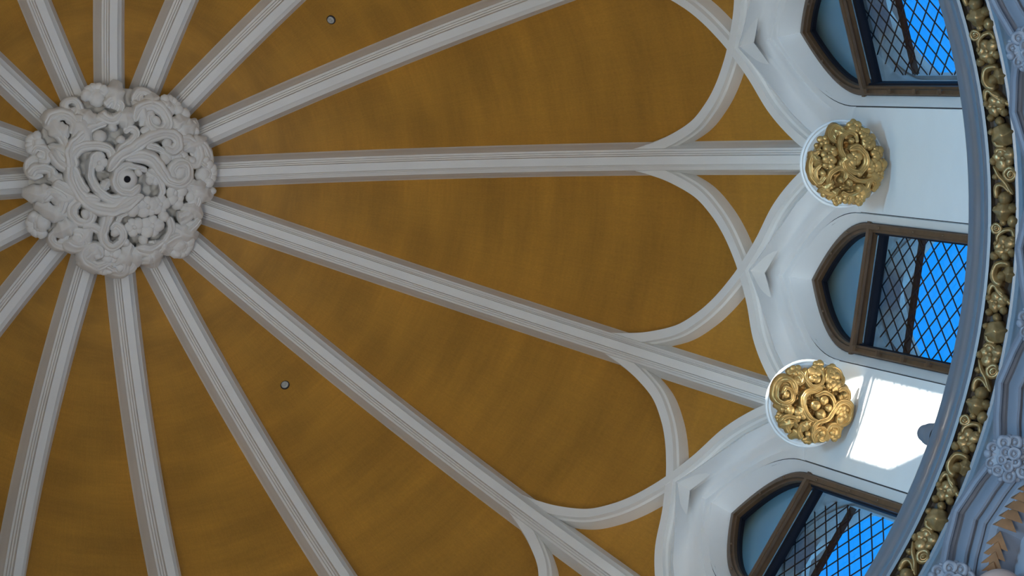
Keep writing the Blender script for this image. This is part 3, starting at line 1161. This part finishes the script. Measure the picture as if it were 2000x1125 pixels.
FA_ = [(620, 350, 66, 4), (615, 420, 60, 4), (805, 400, 64, 5), (930, 290, 54, 6), (990, 370, 56, 5), (950, 460, 64, 5), (760, 690, 50, 5), (850, 700, 50, 5), (830, 165, 56, 5), (1010, 460, 52, 5), (590, 260, 46, 4),
       (900, 220, 46, 5), (1000, 540, 44, 5), (680, 700, 42, 5)]
LA = [((800, 480), (720, 360), 46), ((760, 240), (680, 180), 40), ((880, 330), (960, 240), 40), ((900, 520), (1020, 580), 42), ((640, 560), (560, 640), 36), ((840, 600), (900, 700), 44), ((540, 420), (500, 330), 36)]
rosA = rosette('gilded_rosette', 0.0, 'gilded foliage rosette in shade at the end of the nearly level rib', SA, BA, FA_, LA, (775, 440), 300, 3)

# sunlit rosette (sketch coordinates centred 515,490, radius 290)
SB = [([(380, 400), (360, 310), (300, 285), (250, 330), (235, 420), (280, 460), (345, 440), (352, 380), (310, 350), (285, 390)], 30, 18, .08),
      ([(590, 350), (520, 375), (440, 400), (420, 470), (450, 560), (520, 605), (600, 580), (650, 510), (640, 440), (580, 400), (510, 420)], 24, 18, .10),
      ([(470, 220), (455, 290), (490, 350), (550, 350), (590, 300), (570, 220)], 22, 16, .07),
      ([(330, 250), (400, 235), (440, 280), (420, 320), (390, 300)], 24, 16, .06),
      ([(510, 720), (490, 660), (520, 610), (590, 590), (640, 540), (680, 490), (740, 480), (790, 520), (785, 600), (730, 640), (680, 620), (680, 570)], 26, 20, .10),
      ([(520, 760), (490, 700), (530, 660), (580, 680), (575, 740), (540, 730)], 26, 20, .08),
      ([(610, 760), (600, 690), (625, 640), (680, 650), (690, 700), (660, 740)], 24, 18, .07),
      ([(420, 720), (390, 680), (410, 620), (470, 610), (490, 650)], 24, 16, .06),
      ([(690, 400), (730, 385), (775, 420), (765, 465), (715, 460), (705, 425)], 22, 18, .07),
      ([(610, 330), (640, 250), (700, 250), (740, 310), (720, 370)], 26, 16, .06),
      ([(250, 600), (300, 560), (350, 560), (390, 600)], 26, 14, .04),
      ([(330, 680), (310, 620), (350, 600), (380, 640)], 22, 16, .05)]
BB = [(505, 485, 40, .14), (570, 455, 36, .14), (540, 550, 38, .14), (600, 510, 30, .16), (310, 400, 24, .12), (690, 600, 32, .12), (740, 430, 22, .12), (555, 690, 26, .12), (630, 690, 24, .12), (330, 510, 34, .06),
      (620, 360, 26, .1), (500, 300, 28, .1), (450, 690, 24, .1)]
FB = [(520, 280, 60, 4), (660, 320, 58, 5), (560, 220, 50, 5), (400, 240, 46, 4), (700, 540, 50, 5), (400, 540, 50, 4), (660, 720, 46, 4), (300, 490, 46, 4), (660, 250, 46, 5)]
LB = [((430, 470), (380, 560), 36), ((640, 380), (740, 340), 40), ((420, 330), (350, 290), 36), ((480, 600), (400, 660), 40), ((740, 560), (780, 640), 40), ((360, 600), (260, 620), 36), ((560, 640), (540, 760), 36)]
rosB = rosette('gilded_rosette', 1.0, 'gilded foliage rosette catching the sun beside the bright patch on the white pier', SB, BB, FB, LB, (515, 490), 290, 5)

# the same rosette sits at the next rib end, just beyond the picture
for src, az, label in ((rosA, -1.0, 'gilded rosette at the rib end beyond the top edge of the picture'),):
    c = copy_tree(src)
    c.location = P(0.932, az * D, 5.896)
    c.rotation_euler = (pi, 0, az * D)
    c['label'] = label

# ------------------------------------------------------------------ gilded vine frieze below the cornice
frieze = empty('vine_frieze')
tag(frieze, 'carved gilded frieze of vine leaves and flowers below the blue-grey cornice', 'frieze')
VINE = [('ring', [(-0.0017, 0.022)], 0.0085), ('stem', [(0.0522, 0.0198), (0.0211, 0.014), (-0.0006, -0.0141), (0.0018, -0.0427), (0.0277, -0.0507)], 0.0042), ('flower', [(0.0625, -0.0096)], 0.0135),
        ('ball', [(0.0526, 0.0234)], 0.005), ('ball', [(0.1002, 0.0242)], 0.0075), ('ball', [(0.0987, -0.0168)], 0.0075), ('ball', [(0.0355, -0.0404)], 0.006), ('ball', [(0.0855, -0.0431)], 0.007),
        ('stem', [(0.132, -0.0464), (0.126, -0.0139), (0.1363, 0.0141), (0.1681, 0.0236), (0.1966, 0.0083), (0.2036, -0.0141)], 0.0065), ('ball', [(0.1736, -0.0109)], 0.0085),
        ('leaf', [(0.1324, -0.0429), (0.1941, -0.0345)], 0.012), ('stem', [(0.2014, 0.0187), (0.2374, -0.0145), (0.2709, -0.0616)], 0.0042),
        ('stem', [(0.2473, 0.0327), (0.2268, 0.0353), (0.2069, 0.0217), (0.2214, -0.0022), (0.2416, -0.0267)], 0.0042), ('flower', [(0.269, -0.002)], 0.013), ('ball', [(0.2561, 0.0316)], 0.006),
        ('ball', [(0.3118, 0.0236)], 0.007), ('ball', [(0.3272, -0.0106)], 0.0075), ('ball', [(0.2552, -0.0347)], 0.0065), ('ball', [(0.2967, -0.0342)], 0.007), ('ball', [(0.363, 0.0247)], 0.0055),
        ('leaf', [(0.3427, -0.0068), (0.4187, -0.0332)], 0.018), ('stem', [(0.3427, -0.0068), (0.3823, 0.0148), (0.4114, 0.0093), (0.4209, -0.0211)], 0.0045),
        ('stem', [(0.4485, 0.0146), (0.4294, 0.009), (0.4312, -0.0137), (0.4457, -0.0324)], 0.004), ('flower', [(0.4642, -0.0142)], 0.0145), ('ball', [(0.4723, 0.0288)], 0.0065),
        ('ring', [(0.5231, -0.0357)], 0.0105), ('ball', [(0.5291, 0.024)], 0.0055), ('stem', [(0.488, 0.0317), (0.5262, 0.0099), (0.5571, -0.0169), (0.5998, -0.0438)], 0.004),
        ('stem', [(0.6142, 0.0225), (0.5847, 0.0273), (0.5599, 0.0112), (0.567, -0.013), (0.5896, -0.0348)], 0.0045), ('ball', [(0.6098, -0.0116)], 0.011), ('leaf', [(0.6262, -0.0066), (0.6949, -0.0011)], 0.016),
        ('ball', [(0.6516, 0.0248)], 0.006), ('ball', [(0.6488, -0.0416)], 0.009), ('ball', [(0.6971, -0.0434)], 0.01), ('ball', [(0.7006, -0.0029)], 0.006)]
RF = 0.915
KZ = 3.0                                     # the carving is tall and narrow: sideways sizes are stretched by this along the height


def vine_map(v):
    """flat sketch (along, up, out) to the sloping channel under the cornice"""
    out = []
    for q in v:
        r = 0.8945 - 0.832 * q.y - 0.555 * (q.z - 0.007)
        z = 5.0655 + 0.555 * q.y - 0.832 * (q.z - 0.007)
        out.append(P(r, q.x / 0.897, z))
    return out


flat = lambda x, y: 0.0
vine_meshes = []
for kind, pts, w in VINE:
    q = [(a * D * 0.897, z / KZ) for a, z in pts]
    if kind == 'stem':
        vf = scroll(q, w * 0.75, w * 0.75, flat, 0.008, 1.2, n=16, grooves=1)
    elif kind == 'ball':
        vf = blob(q[0][0], q[0][1], w * 0.85, flat, 0.006, 1.3)
    elif kind == 'ring':
        vf = ringlet(q[0][0], q[0][1], w, flat, 0.008)
    elif kind == 'flower':
        vf = blossom(q[0][0], q[0][1], w * 1.1, flat, 0.006, 5, 0.4)
    else:
        vf = leaf(q[0], q[1], w * 0.85, flat, 0.006, 2, 0.9, nu=30)
    nm = {'stem': 'stem', 'ball': 'bud', 'ring': 'rosebud', 'flower': 'flower', 'leaf': 'vine_leaf'}[kind]
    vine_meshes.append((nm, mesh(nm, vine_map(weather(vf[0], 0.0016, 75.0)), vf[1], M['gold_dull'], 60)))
UNIT = 16 * D / 22
for u in range(-4, 6):
    for nm, me in vine_meshes:
        o = link(nm, me, frieze)
        o.rotation_euler = (0, 0, 0.19 * D + u * UNIT)

# ------------------------------------------------------------------ small arches below the cornice
trim2 = tag(empty('trim_2'), 'row of small pointed arch mouldings under the cornice', kind='structure')
AP = [(0.935, 0.016), (0.874, 0.016), (0.8695, 0.012), (0.868, 0.006), (0.868, -0.004), (0.8705, -0.008), (0.8735, -0.007), (0.8755, 0.000), (0.8790, 0.006), (0.8830, 0.005), (0.8858, -0.005), (0.8868, -0.020),
      (0.8885, -0.026), (0.8920, -0.026), (0.8935, -0.019), (0.8962, -0.019), (0.8968, -0.034), (0.8985, -0.039), (0.9020, -0.039), (0.9035, -0.033), (0.9055, -0.047), (0.912, -0.056), (0.93, -0.056), (0.96, -0.05)]


def arch_z(x):               # x in bay shares from the apex
    x = abs(x)
    return 4.975 - 0.20 * x - 0.12 * max(0, x - 0.12) - 0.6 * max(0, x - 0.21)


rows = []
for i in range(25):
    x = lerp(-0.25, 0.25, i / 24)
    nr = 1 - 0.0
    row = []
    for j, (r, h) in enumerate(AP):
        row.append(P(r + 0.0155, x * D * nr, arch_z(x) + h))
    rows.append(row)
arch_mesh = mesh('arch', *grid(rows), M['arch'], 25)
tooth_meshes = []
for side in (-1, 1):
    for k in range(6):
        x = side * (0.215 - k * 0.036)
        z = arch_z(x) - 0.058
        r = 0.9265
        a0 = x * D
        tri = [(r - 0.006, a0 + 0.011, z + 0.004), (r + 0.004, a0 - 0.012, z + 0.002), (r + 0.017, a0 + 0.009, z - 0.018)]
        top = [P(*q) for q in tri]
        bot = [P(q[0] + 0.001, q[1], q[2] + 0.012) for q in tri]
        v = top + bot
        tooth_meshes.append(mesh('tooth', v, [(0, 1, 2), (3, 5, 4), (0, 3, 4, 1), (1, 4, 5, 2), (2, 5, 3, 0)], M['tooth']))
for k in range(32):
    a = (0.25 + 0.5 * k) * D
    o = link('arch', arch_mesh, trim2)
    o.rotation_euler = (0, 0, a)
    if k < 7 or k > 27:
        for tm in tooth_meshes:
            link('tooth', tm, o)

FLOWERS = {-0.5: 'blue-grey flower boss at the right edge near the top corner, between two arch mouldings',
           0.5: 'blue-grey flower boss cut by the right edge halfway down, between two arch mouldings',
           1.0: 'large blue-grey carved flower boss at the right edge, lower of those between the arch mouldings',
           1.5: 'blue-grey flower boss cut by the bottom edge, where two arch mouldings meet below the frieze'}
fl_parts = []
hf = dome_h(0.55, 0.85)
fl_parts.append(('core', cup(0.72, .4, hf, n=28, m=6, rim=-0.3)))
frr = random.Random(11)
for i in range(9):
    a = 2 * pi * i / 9 + frr.uniform(-.1, .1)
    q = frr.uniform(0.62, 0.78)
    fl_parts.append(('petal', ringlet(q * cos(a), q * sin(a), frr.uniform(.27, .34), hf, frr.uniform(-.05, .12))))
    fl_parts.append(('petal', blob(0.88 * cos(a + .35), 0.88 * sin(a + .35), frr.uniform(.13, .19), hf, frr.uniform(-.08, .05), 1.0)))
for i in range(5):
    a = 2 * pi * i / 5 + .8
    fl_parts.append(('petal', ringlet(0.30 * cos(a), 0.30 * sin(a), frr.uniform(.22, .28), hf, frr.uniform(.08, .2))))
fl_meshes = [(n, mesh(n, [q * (0.0305 * S) for q in weather(vf[0], 0.04, 4.0)], vf[1], M['arch'], 50)) for n, vf in fl_parts]
for a, label in FLOWERS.items():
    root = empty('flower_boss')
    root.location = P(0.8855, (a + 0.012) * D, 4.858)
    n = Vector((-0.35 * cos(a * D), -0.35 * sin(a * D), -1)).normalized()
    root.rotation_euler = n.to_track_quat('Z', 'Y').to_euler()
    tag(root, label, 'flower boss', 'flower bosses between the arches')
    for nm, me in fl_meshes:
        link(nm, me, root)

# rounded knob on the wall inside the lowest arch, its top shows in the bottom right corner
rows = []
for i in range(32):
    a = 2 * pi * i / 32
    prof = [(0.0, 0.034), (0.012, 0.032), (0.024, 0.025), (0.0325, 0.014), (0.036, 0.0), (0.0335, -0.012), (0.026, -0.022), (0.014, -0.030), (0.0, -0.032)]
    rows.append([Vector((q * cos(a), q * sin(a), h)) * S for q, h in prof])
knob = obj('wall_knob', *grid(rows, close_u=True), M['knob'])
knob.location = P(0.9400, 1.468 * D, 4.838)
tag(knob, 'rounded pinkish knob peeping in at the bottom right corner', 'knob')

# ------------------------------------------------------------------ detectors on the dome, sensor on the cornice
for az, label in ((-1.5377, 'small round grey detector disc on the ochre panel near the top edge'), (2.4616, 'small round grey detector disc on the ochre panel below the boss')):
    r, z = surf(0.4627 - 0.047, DEPTH)
    s = fs(0.4157)
    l = sqrt(1 + s * s)
    n = Vector((s / l * cos(az * D), s / l * sin(az * D), -1 / l))
    root = empty('smoke_detector')
    root.location = P(r, az * D, z)
    root.rotation_euler = n.to_track_quat('Z', 'Y').to_euler()
    tag(root, label, 'smoke detector', 'detectors on the dome panels')
    for nm, prof, mat in (('base_ring', [(0.0082, -0.001), (0.0082, 0.002), (0.0070, 0.003), (0.0066, 0.001)], 'seal'), ('cover', [(0.0067, 0.0005), (0.0064, 0.0035), (0.0045, 0.0048), (0.003, 0.0042), (0.0022, 0.0052), (0.0, 0.0052)], 'disc')):
        rows = [[Vector((q * cos(2 * pi * i / 24), q * sin(2 * pi * i / 24), h)) * S for q, h in prof] for i in range(24)]
        obj(nm, *grid(rows, close_u=True), M[mat], root)

root = empty('ledge_sensor')
az = 0.993
root.location = P(0.9245, az * D, 5.2405)
root.rotation_euler = (0, 0, az * D)
root.scale = (1.2, 1.2, 1.2)
tag(root, 'small grey stepped sensor with a wire loop on the cornice ledge', 'sensor')
for nm, prof in (('base', [(0.0150, 0.0), (0.0150, 0.022), (0.0135, 0.026)]), ('body', [(0.0135, 0.026), (0.0130, 0.042), (0.0105, 0.045), (0.0100, 0.060), (0.0075, 0.064), (0.0, 0.065)])):
    rows = [[Vector((q * cos(2 * pi * i / 28), q * sin(2 * pi * i / 28), h)) * S for q, h in prof] for i in range(28)]
    obj(nm, *grid(rows, close_u=True), M['grey'], root)
rows = []
for i in range(17):
    a = pi * i / 16
    c = Vector((0, 0.0062 * cos(a), 0.063 + 0.024 * sin(a)))
    t = Vector((0, -sin(a), 2.5 * cos(a))).normalized()
    b = Vector((1, 0, 0))
    n = t.cross(b)
    rows.append([(c + (b * cos(2 * pi * j / 8) + n * sin(2 * pi * j / 8)) * 0.0009) * S for j in range(8)])
obj('wire_loop', *grid(rows, close_v=True), M['chrome'], root)
